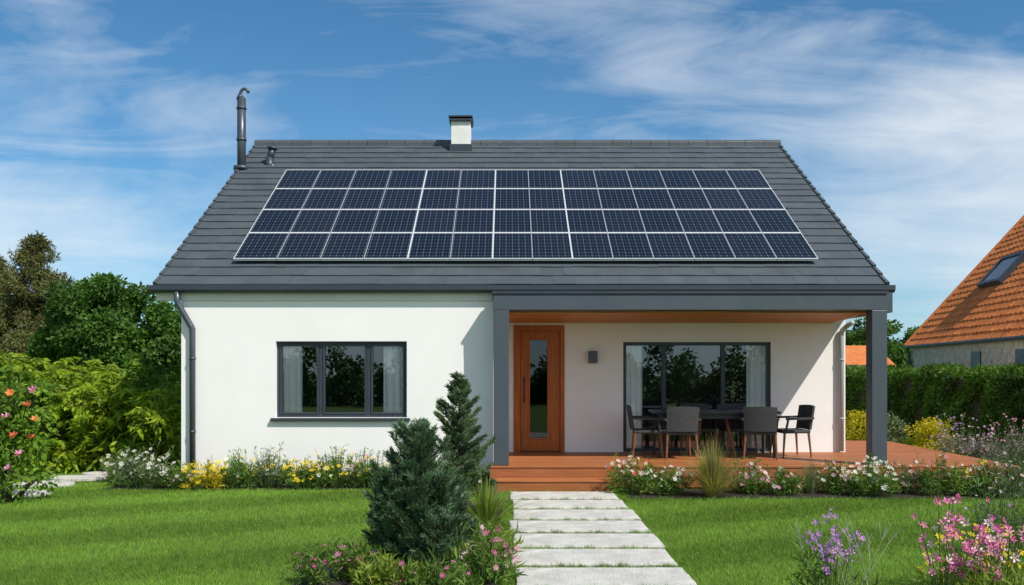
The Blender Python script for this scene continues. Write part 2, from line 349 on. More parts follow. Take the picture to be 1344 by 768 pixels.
# ------------------------------------------------------------------ grass
def grass():
    Ps=[]
    d=5.8
    while d<13.2:
        wdt=.62*d+.6; dens=3700*min(1,(7.5/d)**1.4); n=int(2*wdt*.4*dens)
        Ps.append(np.c_[rng.uniform(-wdt,wdt,n),rng.uniform(d,d+.4,n)]); d+=.4
    Ps.append(np.c_[rng.uniform(-11,-5.0,9000),rng.uniform(13.2,17,9000)]); Ps.append(np.c_[rng.uniform(7.6,11,5000),rng.uniform(13,20,5000)])
    Ps.append(np.c_[rng.uniform(-.02,1.55,22000),rng.uniform(6,12.5,22000)])
    P=np.concatenate(Ps); k=np.ones(len(P),bool)
    for (a,b,c,dd) in SL: k&=~((P[:,0]>a+.012)&(P[:,0]<b-.012)&(P[:,1]>c+.012)&(P[:,1]<dd-.012))
    for (a,b,c,dd) in BEDS: k&=~((P[:,0]>a+.03)&(P[:,0]<b-.03)&(P[:,1]>c+.03)&(P[:,1]<dd-.02))
    for (x,yy,a,bb) in STONES: k&=(((P[:,0]-x)/a)**2+((P[:,1]-yy)/bb)**2)>.9
    k&=~((P[:,0]>-.3)&(P[:,0]<7.6)&(P[:,1]>DF-.02)); k&=~((P[:,0]>-.3)&(P[:,0]<1.6)&(P[:,1]>12.44)); k&=~((P[:,0]>-5.0)&(P[:,1]>13.27)&(P[:,0]<5.8))
    P=P[k]; gap=(P[:,0]>-.02)&(P[:,0]<1.55)&(P[:,1]<12.6); n=len(P)
    tuft=.5+.8*np.clip(np.sin(P[:,0]*9.1+P[:,1]*3)*np.sin(P[:,0]*23+P[:,1]*7)+.5,0,1)
    h=rng.uniform(.022,.048,n)*np.where(gap,1.1*tuft,1); wd=rng.uniform(.0035,.007,n)*(P[:,1]/8).clip(1,2); th=rng.uniform(0,6.283,n)
    s=np.sign(np.sin((P[:,0]*-.42+P[:,1]*.9)*3.6))
    tip=np.c_[rng.normal(0,.015,n)+s*.004, rng.normal(0,.015,n)+s*.008, h]
    b=np.c_[P,np.zeros(n)]; off=np.c_[np.cos(th),np.sin(th),np.zeros(n)]*wd[:,None]*.5
    V=np.stack([b-off,b+off,b+tip],axis=1).reshape(-1,3); Fc=np.arange(3*n).reshape(n,3)
    return np_mesh('grass',V,Fc,M['blades'])
props(grass(),'short mown green grass blades of the front lawn','grass',kind='stuff')
# ------------------------------------------------------------------ main house
WY=13.28; RY=14.95; PI=math.pi
XL=-4.966; XR=5.74; XM=-.235; RISE=3.53
house=thing('house','white rendered house with grey tiled roof carrying solar panels and a covered porch','house',(.3,WY,0),world=True)
def wall_front(mb,y0,y1,x0,x1,z0,z1,ops):
    cx=x0
    for (a,b,c,d) in sorted(ops):
        mb.box(cx,a,y0,y1,z0,z1)
        if c>z0: mb.box(a,b,y0,y1,z0,c)
        if d<z1: mb.box(a,b,y0,y1,d,z1)
        cx=b
    mb.box(cx,x1,y0,y1,z0,z1)
wx0,wx1,wz0,wz1=X(362,WY),X(534,WY),Z(548,WY),Z(448,WY)
dx0,dx1,dz0,dz1=X(674,RY),X(741,RY),.34,Z(427,RY)
px0,px1,pz0,pz1=X(818,RY),X(1012,RY),.34,Z(449,RY)
wm=MB()
wall_front(wm,WY,WY+.3,XL,XM,0,2.97,[(wx0,wx1,wz0,wz1)])
wm.box(XM-.3,XM,WY+.3,RY,0,2.9)
wall_front(wm,RY,RY+.3,XM-.3,XR,.0,2.9,[(dx0,dx1,dz0,dz1),(px0,px1,pz0,pz1)])
wm.box(XL,XL+.3,WY+.3,23.6,0,2.97); wm.box(XR-.3,XR,RY+.3,23.6,0,2.9); wm.box(XL+.3,XR-.3,23.3,23.6,0,2.97)
tanp=RISE/5.4
def rz(y): return 3.02-.2+ (min(y,37.4-y)-13.3)*tanp
for xa,xb,ys,zb in ((XL,XL+.3,13.3,2.972),(XR-.3,XR,13.35,2.902)):
    prof=[(ys,zb),(23.6,zb),(23.6,rz(23.6)),(18.7,rz(18.7)),(ys,max(rz(ys),zb+.01))]
    wm.prism_x(prof,xa,xb)
wm.build('wall',M['stucco'],house)
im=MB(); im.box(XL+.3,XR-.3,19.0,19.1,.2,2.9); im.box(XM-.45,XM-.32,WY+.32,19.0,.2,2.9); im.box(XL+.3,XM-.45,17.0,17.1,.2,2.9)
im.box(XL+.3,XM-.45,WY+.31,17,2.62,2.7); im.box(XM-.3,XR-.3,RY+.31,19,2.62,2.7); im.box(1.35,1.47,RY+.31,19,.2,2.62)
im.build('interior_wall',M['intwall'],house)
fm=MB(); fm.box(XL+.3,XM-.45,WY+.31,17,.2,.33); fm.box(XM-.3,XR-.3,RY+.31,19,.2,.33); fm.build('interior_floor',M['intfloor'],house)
pm=MB(); pm.box(XL-.012,XM-.02,WY-.012,WY+.1,0,.16); pm.build('plinth',M['anth'],house)
# roof
PIT=math.atan2(RISE,5.4); cp,sp_=math.cos(PIT),math.sin(PIT); SLEN=math.hypot(RISE,5.4); RX0,RX1=-5.40,5.77
def S(x,s,n): return (x,13.3+s*cp-n*sp_,3.02+s*sp_+n*cp)
rm=MB()
NC=22; ex=SLEN/NC; TW=.335
for r in range(NC):
    s0=r*ex; s1=min(s0+ex+.03,SLEN); xs_=RX0+.05; x=xs_-(TW/2 if r%2 else 0)
    while x<RX1-.05-1e-6:
        a=max(x,xs_)+.001; b=min(x+TW,RX1-.05)-.001; x+=TW
        if b-a<.03: continue
        j=random.uniform(-.003,.003); t=.034+j; t1=.014+j; so_=random.uniform(-.004,.004) if r else 0
        rm.hexa([S(a,s0+so_,.004),S(b,s0+so_,.004),S(b,s1,.002),S(a,s1,.002),S(a,s0+so_,t),S(b,s0+so_,t),S(b,s1,t1),S(a,s1,t1)])
def S2(x,s,n): p=S(x,s,n); return (p[0],37.4-p[1],p[2])
for r in range(NC):
    s0=r*ex; s1=min(s0+ex+.03,SLEN)
    rm.hexa([S2(RX1-.05,s0,.004),S2(RX0+.05,s0,.004),S2(RX0+.05,s1,.002),S2(RX1-.05,s1,.002),S2(RX1-.05,s0,.05),S2(RX0+.05,s0,.05),S2(RX0+.05,s1,.014),S2(RX1-.05,s1,.014)])
roof=rm.build('roof',M['tile'],house)
for xa,xb in ((RX0,RX0+.052),(RX1-.052,RX1)):
    for fn,sg in ((S,1),(S2,-1)):
        vm=MB()
        for r in range(NC):
            s0=r*ex; s1=min(s0+ex+.012,SLEN)
            a,b=(xb,xa) if sg<0 else (xa,xb)
            vm.hexa([fn(a,s0,-.11),fn(b,s0,-.11),fn(b,s1,-.11),fn(a,s1,-.11),fn(a,s0,.06),fn(b,s0,.06),fn(b,s1,.03),fn(a,s1,.03)])
        vm.build('verge_tile',M['tile'],roof)
dm=MB()
zs=.17
for fn,sg in ((S,1),(S2,-1)):
    a,b=(RX0+.055,RX1-.055) if sg>0 else (RX1-.055,RX0+.055)
    dm.hexa([fn(a,.02,-zs),fn(b,.02,-zs),fn(b,SLEN,-zs),fn(a,SLEN,-zs),fn(a,.02,0),fn(b,.02,0),fn(b,SLEN,0),fn(a,SLEN,0)])
dm.build('soffit',M['cream'],roof)
RZ=3.02+RISE
rc=MB(); x=RX0
while x<RX1-.05:
    xe=min(x+.40,RX1)
    pts=[(18.7+.14*math.sin(t),RZ+.015+.075*math.cos(t)) for t in [(-PI/2)+PI*k/8 for k in range(9)]]
    k2=random.uniform(0,.006)
    rc.prism_x([(p[0],p[1]+k2) for p in pts]+[(18.84,RZ-.085),(18.56,RZ-.085)],x+.004,xe-.004); x+=.40
rc.build('ridge_cap',M['tile'],roof)
cx0,cx1=X(593,18.5),X(618,18.5); cm=MB()
cm.box(cx0,cx1,18.28,18.72,6.1,6.93); cm.mi=1; cm.box(cx0-.04,cx1+.04,18.22,18.78,6.93,6.97)
for a,b in ((cx0+.01,18.3),(cx1-.05,18.3),(cx0+.01,18.66),(cx1-.05,18.66)): cm.box(a,a+.04,b,b+.04,6.97,7.0)
cm.box(cx0-.05,cx1+.05,18.2,18.8,7.0,7.035); cm.box(cx0-.03,cx1+.03,18.25,18.75,6.2,6.45)
cm.build('chimney',[M['chimney'],M['anth']],roof,bevel=.006)
def slope_d(py):
    for i in range(2000):
        t=i/2000; d=13.3+5.4*t
        if 485-(1.27+RISE*t)*F_PX/d<=py: return t,d
t,d=slope_d(222); fx=X(317,d); fz=3.02+RISE*t; ft=Z(116,d)
pm=MB(); R_=.085
pm.tube([(fx,d,fz-.25),(fx,d,ft-.2)],R_,14)
pm.tube([(fx,d,fz-.02),(fx,d,fz+.05)],R_+.07,16); pm.tube([(fx,d,ft-1.05),(fx,d,ft-1.0)],R_+.014,14); pm.tube([(fx,d,ft-.42),(fx,d,ft-.38)],R_+.014,14)
arc=[(fx+.06-.10*math.cos(k*PI/10), d, ft-.2+.19*math.sin(k*PI/10)) for k in range(0,9)]
pm.tube(arc,[.03]*9,10)
pm.tube([(fx-.02,d,ft-.21),(fx-.035,d,ft-.12)],[.085,.035],12)
pm.build('flue_pipe',M['zinc'],roof,smooth=True)
t,d=slope_d(217); vx=X(354,d); vz=3.02+RISE*t
pm=MB(); pm.tube([(vx,d,vz-.2),(vx,d,vz+.16)],.085,14); pm.tube([(vx-.0,d,vz+.1),(vx+.06,d-.03,vz+.32)],[.07,.075],12); pm.tube([(vx-.09,d+.02,vz-.03),(vx+.12,d-.06,vz-.05)],.07,10)
pm.tube([(vx+.055,d-.02,vz+.32),(vx+.06,d-.02,vz+.36)],[.11,.10],14)
pm.build('roof_vent',M['anth'],roof,smooth=True)
gm=MB(); gy0,gy1,gz0,gz1=13.12,13.245,2.905,3.015
outer=[(gy1,gz1),(gy1,gz0+.03),(gy1-.03,gz0),(gy0+.04,gz0),(gy0,gz0+.04),(gy0,gz1)]
inner=[(gy0+.012,gz1),(gy0+.012,gz0+.045),(gy0+.045,gz0+.012),(gy1-.035,gz0+.012),(gy1-.012,gz0+.035),(gy1-.012,gz1)]
gm.prism_x((outer+inner)[::-1],RX0-.03,RX1+.02)
gm.build('gutter',M['anth'],house)
fa=MB(); fa.box(RX0+.06,XM-.01,WY-.03,WY-.002,2.79,3.0); fa.box(RX0+.06,XL-.002,WY,WY+.05,2.79,2.98); fa.build('fascia_board',M['cream'],house,bevel=.004)
dp=MB(); xp=X(252,13.2); yv=WY-.06
dp.tube([(X(233,13.2),13.18,2.93),(X(233,13.2),13.18,2.78),(X(235,13.2),13.19,2.72),(xp-.03,yv,2.42),(xp,yv,2.36),(xp,yv,.0)],.045,12)
for z in (.8,1.9): dp.tube([(xp,yv,z),(xp,yv,z+.03)],.053,12)
dp.build('downpipe',M['zinc'],house,smooth=True)
dp=MB(); xp=X(1104,14.9)
dp.tube([(xp+.14,RY-.2,2.55),(xp+.1,RY-.1,2.5),(xp+.02,RY-.06,2.42),(xp,RY-.06,2.36),(xp,RY-.06,.36)],.042,12)
for z in (.9,1.9): dp.tube([(xp,RY-.06,z),(xp,RY-.06,z+.03)],.05,12)
props(dp.build('downpipe',M['palepipe'],house,smooth=True),'pale grey downpipe at the right end of the porch wall')
# beam and posts (stand forward of the wall)
B0,B1=12.84,13.06
bx1=X(1164,B0)
bm_=MB(); bm_.box(XM+.005,bx1,B0,B1,Z(407,B0),Z(386,B0)); bm_.build('beam',M['beam'],house,bevel=.008)
tm=MB(); tm.box(XM-.01,bx1+.02,B0-.02,13.115,Z(385.5,B0),Z(382,B0)); tm.build('beam_trim',M['anth'],house)
tm=MB(); tm.box(bx1-.02,5.72,B1+.003,RY,2.60,2.90); tm.box(XM+.01,bx1-.022,B1+.003,13.36,2.62,2.90); tm.build('side_beam',M['beam'],house)
for a in (XM+.01,5.32):
    p=MB(); p.box(a,a+.225,B0,B1,.344,Z(407,B0)-.001); p.build('porch_post',M['beam'],house,bevel=.008)
cb=MB(); yb=13.365
nB=13; stp=(RY-.004-yb)/nB
def cz(y): return 2.635-(y-13.36)*.06
for i in range(nB):
    a=yb+i*stp; b=a+stp-.006
    cb.hexa([(XM+.01,a,cz(a)),(5.5,a,cz(a)),(5.5,b,cz(b)),(XM+.01,b,cz(b)),(XM+.01,a,cz(a)+.03),(5.5,a,cz(a)+.03),(5.5,b,cz(b)+.03),(XM+.01,b,cz(b)+.03)])
cb.box(XM+.01,5.5,B1+.004,yb-.003,2.59,2.617)
cb.build('porch_ceiling',M['ceilwood'],house)
sf=MB(); sf.hexa([(5.505,yb,cz(yb)),(5.55,yb,cz(yb)),(5.55,RY-.004,cz(RY)),(5.505,RY-.004,cz(RY)),(5.505,yb,cz(yb)+.2),(5.55,yb,cz(yb)+.2),(5.55,RY-.004,2.85),(5.505,RY-.004,2.85)])
sf.build('side_soffit',M['cream'],house)
# window
def frame_rect(mb,x0,x1,z0,z1,y0,y1,w):
    mb.box(x0,x0+w,y0,y1,z0,z1); mb.box(x1-w,x1,y0,y1,z0,z1); mb.box(x0+w,x1-w,y0,y1,z1-w,z1); mb.box(x0+w,x1-w,y0,y1,z0,z0+w)
wy=WY+.07
wf=MB(); frame_rect(wf,wx0+.002,wx1-.002,wz0+.002,wz1-.002,wy,wy+.07,.04)
m1,m2=X(420,WY),X(483,WY)
for m_ in (m1,m2): wf.box(m_-.03,m_+.03,wy+.002,wy+.068,wz0+.04,wz1-.04)
win=wf.build('window',M['anth'],house,bevel=.004)
for a,b in ((wx0+.042,m1-.03),(m1+.03,m2-.03),(m2+.03,wx1-.042)):
    c_=MB(); frame_rect(c_,a+.002,b-.002,wz0+.044,wz1-.044,wy-.012,wy+.04,.03); c_.build('casement',M['anth'],win,bevel=.004)
    q=MB(); q.poly([(a+.03,wy+.03,wz0+.07),(b-.03,wy+.03,wz0+.07),(b-.03,wy+.03,wz1-.07),(a+.03,wy+.03,wz1-.07)]); q.build('pane',M['glass'],win)
si=MB(); si.hexa([(wx0-.07,WY-.06,wz0-.055),(wx1+.05,WY-.06,wz0-.055),(wx1+.05,WY+.068,wz0-.05),(wx0-.07,WY+.068,wz0-.05),(wx0-.07,WY-.06,wz0-.012),(wx1+.05,WY-.06,wz0-.012),(wx1+.05,WY+.068,wz0+.001),(wx0-.07,WY+.068,wz0+.001)])
si.build('sill',M['anth'],win,bevel=.004)
# patio door
py_=RY+.05; pf=MB(); frame_rect(pf,px0+.002,px1-.002,pz0+.002,pz1-.002,py_,py_+.08,.055)
q1,q2=X(872,RY),X(950,RY)
for m_ in (q1,q2): pf.box(m_-.035,m_+.035,py_+.002,py_+.078,pz0+.055,pz1-.055)
pat=pf.build('patio_door',M['anth'],house,bevel=.004)
for a,b in ((px0+.057,q1-.035),(q1+.035,q2-.035),(q2+.035,px1-.057)):
    q=MB(); q.poly([(a,py_+.04,pz0+.055),(b,py_+.04,pz0+.055),(b,py_+.04,pz1-.055),(a,py_+.04,pz1-.055)]); q.build('pane',M['glass'],pat)
# front door
dl=MB(); a0,a1=X(683,RY),X(735,RY); g0,g1=X(695,RY),X(719,RY); gz0_,gz1_=Z(576,RY),Z(446,RY); yd=RY+.03
dl.box(a0,g0,yd,yd+.06,.36,dz1-.1); dl.box(g1,a1,yd,yd+.06,.36,dz1-.1); dl.box(g0,g1,yd,yd+.06,.36,gz0_); dl.box(g0,g1,yd,yd+.06,gz1_,dz1-.1)
door=dl.build('door',M['doorwood'],house)
df=MB(); df.box(dx0+.002,a0-.004,RY-.02,RY+.12,.342,dz1-.002); df.box(a1+.004,dx1-.002,RY-.02,RY+.12,.342,dz1-.002); df.box(a0-.004,a1+.004,RY-.02,RY+.12,dz1-.096,dz1-.002)
df.build('door_frame',M['doorwood'],door,bevel=.006)
bd=MB(); frame_rect(bd,g0-.02,g1+.02,gz0_-.02,gz1_+.02,yd-.012,yd+.001,.028); bd.build('glazing_bead',M['doorwood'],door,bevel=.004)
q=MB(); q.poly([(g0,yd+.03,gz0_),(g1,yd+.03,gz0_),(g1,yd+.03,gz1_),(g0,yd+.03,gz1_)]); q.build('pane',M['doorglass'],door)
hx=X(688,RY); hm=MB(); hm.tube([(hx,yd-.04,1.18),(hx,yd-.04,1.62)],.009,10)
for z in (1.24,1.56): hm.tube([(hx,yd-.04,z),(hx,yd+.001,z)],.007,8)
hm.build('handle',M['steel'],door,smooth=True)
ts=MB(); ts.box(a0-.003,a1+.003,RY-.01,RY+.1,.341,.358); ts.build('threshold',M['steel'],door)
# ------------------------------------------------------------------ curtains
def curtain(x0,x1,y,z0,z1,label,folds):
    b=MB(); nx=folds*8; nz=6; vs=[]
    for j in range(nz+1):
        for i in range(nx+1):
            u_=i/nx; vs.append((x0+(x1-x0)*u_,y+.02*math.sin(u_*folds*2*PI+j*.15)*(1-.25*j/nz),z0+(z1-z0)*j/nz))
    fs=[(j*(nx+1)+i,j*(nx+1)+i+1,(j+1)*(nx+1)+i+1,(j+1)*(nx+1)+i) for j in range(nz) for i in range(nx)]
    b.add(vs,fs); props(b.build('curtain',M['curtain'],smooth=True),label,'curtain','white curtains behind the glass')
curtain(wx0+.03,X(398,13.5),WY+.168,wz0+.01,wz1-.01,'white curtain behind the left side of the three pane window',4)
curtain(X(504,13.5),wx1-.02,WY+.168,wz0+.01,wz1-.01,'white curtain behind the right side of the three pane window',4)
curtain(px0+.02,X(842,15.2),RY+.156,.36,pz1-.01,'white curtain at the left end of the patio door, behind the left chair',4)
curtain(X(978,15.2),px1-.02,RY+.156,.36,pz1-.01,'white curtain at the right end of the patio door',4)
# ------------------------------------------------------------------ wall lamp
lx=X(778,RY-.05); lp=thing('wall_lamp','small grey box lamp on the white wall between door and patio window','lamp',(lx,RY,Z(478,RY)),world=True)
b=MB(); z0,z1=Z(477,RY),Z(461,RY); b.box(lx-.075,lx+.075,RY-.13,RY-.02,z0,z1); b.build('lamp_body',M['zinc'],lp,bevel=.012)
b=MB(); b.box(lx-.05,lx+.05,RY-.02,RY-.001,z0+.03,z1-.03); b.build('bracket',M['anth'],lp)
for za,zb_ in ((z0-.006,z0-.001),(z1+.001,z1+.006)):
    b=MB(); b.box(lx-.06,lx+.06,RY-.118,RY-.03,za,zb_); b.build('diffuser',M['curtain'],lp)
# ------------------------------------------------------------------ deck
deck=thing('deck','reddish brown timber deck with steps under the porch','deck',(3.6,13.0,0),world=True)
DX0,DX1=-.29,7.46
bm=MB(); bw=.139; yy=DF
while yy<17.3:
    x0=DX0 if yy<RY-.05 else XR+.02
    y1=min(yy+bw-.006, RY-.004) if yy<RY-.02 and yy+bw>RY and x0==DX0 else yy+bw-.006
    if x0==DX0 and yy+bw>WY: x0=XM+.004
    cuts=[x0]+sorted(random.uniform(x0+.6,DX1-.6) for _ in range(2 if x0<1 else 0))+[DX1]
    for a,c_ in zip(cuts[:-1],cuts[1:]): bm.box(a+.001,c_-.001,yy,y1,.312,.34)
    yy+=bw
bm.build('deck_boards',M['deck'],deck,bevel=.003,seg=1)
for k,(z0,z1) in enumerate(((.03,.165),(.172,.308))):
    fb=MB(); fb.box(DX0+.01,DX1-.01,DF+.012,DF+.04,z0,z1); fb.box(DX0+.01,DX0+.04,DF+.04,13.26,z0,z1); fb.box(DX1-.04,DX1-.01,DF+.04,17.25,z0,z1)
    fb.build('deck_fascia',M['deckdark'],deck)
sx0,sx1=X(645,12.6),X(804,12.6)
st=MB()
for k in range(3): st.box(sx0,sx1,DF-.34+k*.115,DF-.34+k*.115+.109,.145,.172)
st.box(sx0+.01,sx1-.01,DF-.325,DF-.30,.0,.143); st.box(sx0+.01,sx0+.04,DF-.3,DF+.01,0,.143); st.box(sx1-.04,sx1-.01,DF-.3,DF+.01,0,.143)
st.build('step',M['deck'],deck,bevel=.004,seg=1)
# ------------------------------------------------------------------ solar panels
main=[-4.45,-3.05,-1.64,-.27,1.02,2.33,3.65,4.98]; main=[.265+(m_-.265)*.978 for m_ in main]; xs=[]
for a,b in zip(main[:-1],main[1:]): xs+= [a,(a+b)/2]
xs.append(main[-1])
ss=[SLEN*(.105+.1525*k) for k in range(5)]
rown=['bottom','third','second','top']
coln=['leftmost']+[o+' from the left' for o in ('second','third','fourth','fifth','sixth','seventh')]+[o+' from the right' for o in ('seventh','sixth','fifth','fourth','third','second')]+['rightmost']
wide=(0,4,6,8,14)
for r in range(4):
    for c_ in range(14):
        x0,x1=xs[c_]+.001,xs[c_+1]-.001; h=ss[r+1]-ss[r]-.003; wd=x1-x0
        p=thing('solar_panel','dark blue solar panel in the %s row of the roof array, %s'%(rown[r],coln[c_]),'solar panel',S((x0+x1)/2,ss[r]+.002,.085),(PIT,0,0),'solar panels on the grey roof')
        a,b_=-wd/2,wd/2; fl=.011 if c_ in wide else .006; fr=.011 if c_+1 in wide else .006; f_=.02
        m=MB(); m.mi=0 if fl>.01 else 1; m.box(a,a+fl,0,h,0,.04); m.mi=0 if fr>.01 else 1; m.box(b_-fr,b_,0,h,0,.04); m.mi=0; m.box(a+fl,b_-fr,0,f_,0,.04); m.box(a+fl,b_-fr,h-f_,h,0,.04); m.build('frame',[M['alu'],M['alud']],p)
        m=MB(); m.box(a+fl,b_-fr,f_,h-f_,.008,.034); m.build('cell_glass',M['cells'],p)
# ------------------------------------------------------------------ furniture
def copy_tree(o,parent=None):
    c=o.copy(); COL.objects.link(c); c.parent=parent
    for ch in list(o.children): copy_tree(ch,c)
    return c
def make_chair():
    t=thing('garden_chair','x','chair',(0,0,0))
    b=MB(); b.box(-.25,.25,-.22,.25,.385,.44); b.build('seat',M['wicker'],t,bevel=.02)
    b=MB(); n=8; vs=[]
    for off in (0,.035):
        for j in range(7):
            z=.44+.38*j/6
            for i in range(n+1):
                u_=-1+2*i/n; vs.append((u_*.245*(1+.04*j/6),-.23-.06*j/6-.035*(1-u_*u_)+off,z+.014*(1-u_*u_)*(j==6)))
    o=63; fs=[]
    for j in range(6):
        for i in range(n):
            q=j*9+i; fs.append((q,q+1,q+10,q+9)); fs.append((o+q,o+q+9,o+q+10,o+q+1))
        fs.append((j*9,j*9+9,o+j*9+9,o+j*9)); fs.append((j*9+8,o+j*9+8,o+j*9+17,j*9+17))
    for i in range(n): fs.append((54+i,55+i,o+55+i,o+54+i)); fs.append((i,o+i,o+i+1,i+1))
    b.add(vs,fs); b.build('backrest',M['wicker'],t)
    for sx in (-1,1):
        b=MB(); b.hexa([(sx*.265-.022,-.26,.615),(sx*.265+.022,-.26,.615),(sx*.265+.022,.2,.60),(sx*.265-.022,.2,.60),(sx*.265-.022,-.26,.645),(sx*.265+.022,-.26,.645),(sx*.265+.022,.2,.635),(sx*.265-.022,.2,.635)])
        b.tube([(sx*.265,.17,.60),(sx*.245,.2,.42)],.018,6); b.build('armrest',M['wicker'],t)
        for sy in (-1,1):
            b=MB(); b.tube([(sx*.225,sy*.20+.01,.40),(sx*.25,sy*.235+.01,.0)],[.022,.014],8); b.build('leg',M['legwood'],t)
    return t
tx,ty=X(936,14.3),14.32
chair=make_chair()
CH=[((X(848,14.25),14.22),-PI/2-.1,'dark wicker garden chair at the left end of the table, side on'),
    ((X(890,13.9),13.86),.06,'dark wicker garden chair with its back to the lawn, nearer the door'),
    ((X(998,13.9),13.9),-.28,'dark wicker garden chair with its back to the lawn, turned slightly, right front of table'),
    ((X(1038,14.25),14.24),PI/2+.12,'dark wicker garden chair at the right end of the table'),
    ((X(917,14.6),14.63),PI,'dark wicker garden chair behind the table, left of the two against the glass'),
    ((X(968,14.6),14.63),PI+.1,'dark wicker garden chair behind the table, right of the two against the glass')]
for i,((x,y),rz_,lab) in enumerate(CH):
    o=chair if i==0 else copy_tree(chair)
    o.location=(x,y,.341); o.rotation_euler=(0,0,rz_); props(o,lab,'chair','garden chairs around the porch table')
tb=thing('garden_table','long dark garden table on the porch deck among the chairs','table',(tx,ty,.341))
b=MB(); b.box(-1.0,1.0,-.38,.38,.70,.74); b.build('tabletop',M['tabletop'],tb,bevel=.008)
b=MB(); frame_pts=[(-.88,.88,-.3,-.27),(-.88,.88,.27,.3),(-.88,-.85,-.27,.27),(.85,.88,-.27,.27)]
for q in frame_pts: b.box(q[0],q[1],q[2],q[3],.62,.698)
b.build('apron',M['tabletop'],tb)
for sx in (-.9,-.32,.32,.9):
    if abs(sx)>.5:
        for sy in (-.29,.29):
            b=MB(); b.tube([(sx,sy,.699),(sx*1.01,sy*1.05,0)],[.03,.02],8); b.build('leg',M['tabletop'],tb)
    else:
        b=MB(); b.tube([(sx*.6,0,.699),(sx,-.2,0)],[.028,.02],8); b.build('leg',M['legwood'],tb)
# ------------------------------------------------------------------ trees
def tree(name,label,x,y,h,trunk_r,blobs,n,L,W,mat,limbs=7,cat='tree',group=None,droop=.2,shell=.35):
    t=thing(name,label,cat,(x,y,0),group=group)
    b=MB(); top=h*.7; pts=[(0,0,-.05),(.05,.02,top*.3),(-.04,.05,top*.65),(.02,0,top)]
    b.tube(pts,[trunk_r*1.25,trunk_r,trunk_r*.7,trunk_r*.3],10)
    for k in range(limbs):
        q=blobs[(k*3)%len(blobs)]; z=top*(.3+.55*k/limbs); b.tube([(0,0,z),(q[0]*.5,q[1]*.5,(z+q[2])/2+.1),(q[0]*.8,q[1]*.8,q[2])],[trunk_r*.4,trunk_r*.25,trunk_r*.08],6)
    b.build('trunk',M['bark'],t,smooth=True)
    foliage('crown',n,blobs,L,W,mat,t,droop=droop,shell=shell)
    return t
def round_blobs(n,cz_,rx,rz_,br,flat=.8):
    out=[]
    for i in range(n):
        v_=rnd(1)[0]; r=random.uniform(.3,1)**.5
        s=br*random.uniform(.65,1.25); out.append((v_[0]*rx*r,v_[1]*rx*r,cz_+v_[2]*rz_*r,s,s,s*flat))
    return out
tree('broadleaf_tree','large rounded dark green tree behind the left shrubs',X(140,24),24,4.7,.2,round_blobs(70,2.7,1.45,1.6,.46),38000,.13,.08,M['dense'])
tree('broadleaf_tree','dark green tree crown beside the left house wall',X(208,23),23.5,3.6,.15,round_blobs(40,2.0,.95,1.35,.43),20000,.13,.08,M['dense'])
tree('broadleaf_tree','dark green bushy tree left of the large rounded tree',X(74,25),25.5,3.0,.15,round_blobs(36,1.8,.85,.8,.42),16000,.13,.08,M['dense'])
def larch_blobs(h,r,n,pw):
    out=[]
    for i in range(n):
        u_=random.random()**1.1; z=h*(.08+.88*u_); a=random.uniform(0,6.28); rr=r*(1-u_)**pw*random.uniform(.1,1)
        s=.40*(1.15-.65*u_)*random.uniform(.65,1.3); out.append((rr*math.cos(a),rr*math.sin(a),z,s*1.1,s*1.1,s*.8))
    return out
tree('larch_tree','tall broad olive brown conifer behind the rounded tree at far left',X(48,30),30,6.5,.18,larch_blobs(6.5,2.2,230,.6),60000,.17,.04,M['larch'],droop=.2,shell=.5)
tree('larch_tree','lower olive brown conifer at the left picture edge',X(-6,31),31,5.9,.16,larch_blobs(5.9,2.0,170,.6),42000,.17,.04,M['larch'],droop=.2,shell=.5)
tree('broadleaf_tree','distant dark tree behind the far orange roof',X(1165,52),52,5.2,.2,round_blobs(34,3.0,2.2,1.9,.6),9000,.22,.13,M['dense'])
tree('broadleaf_tree','distant dark tree peeping out right of the porch post',X(1105,55),55,4.6,.2,round_blobs(26,2.6,2.0,1.7,.6),6000,.22,.13,M['dense'])
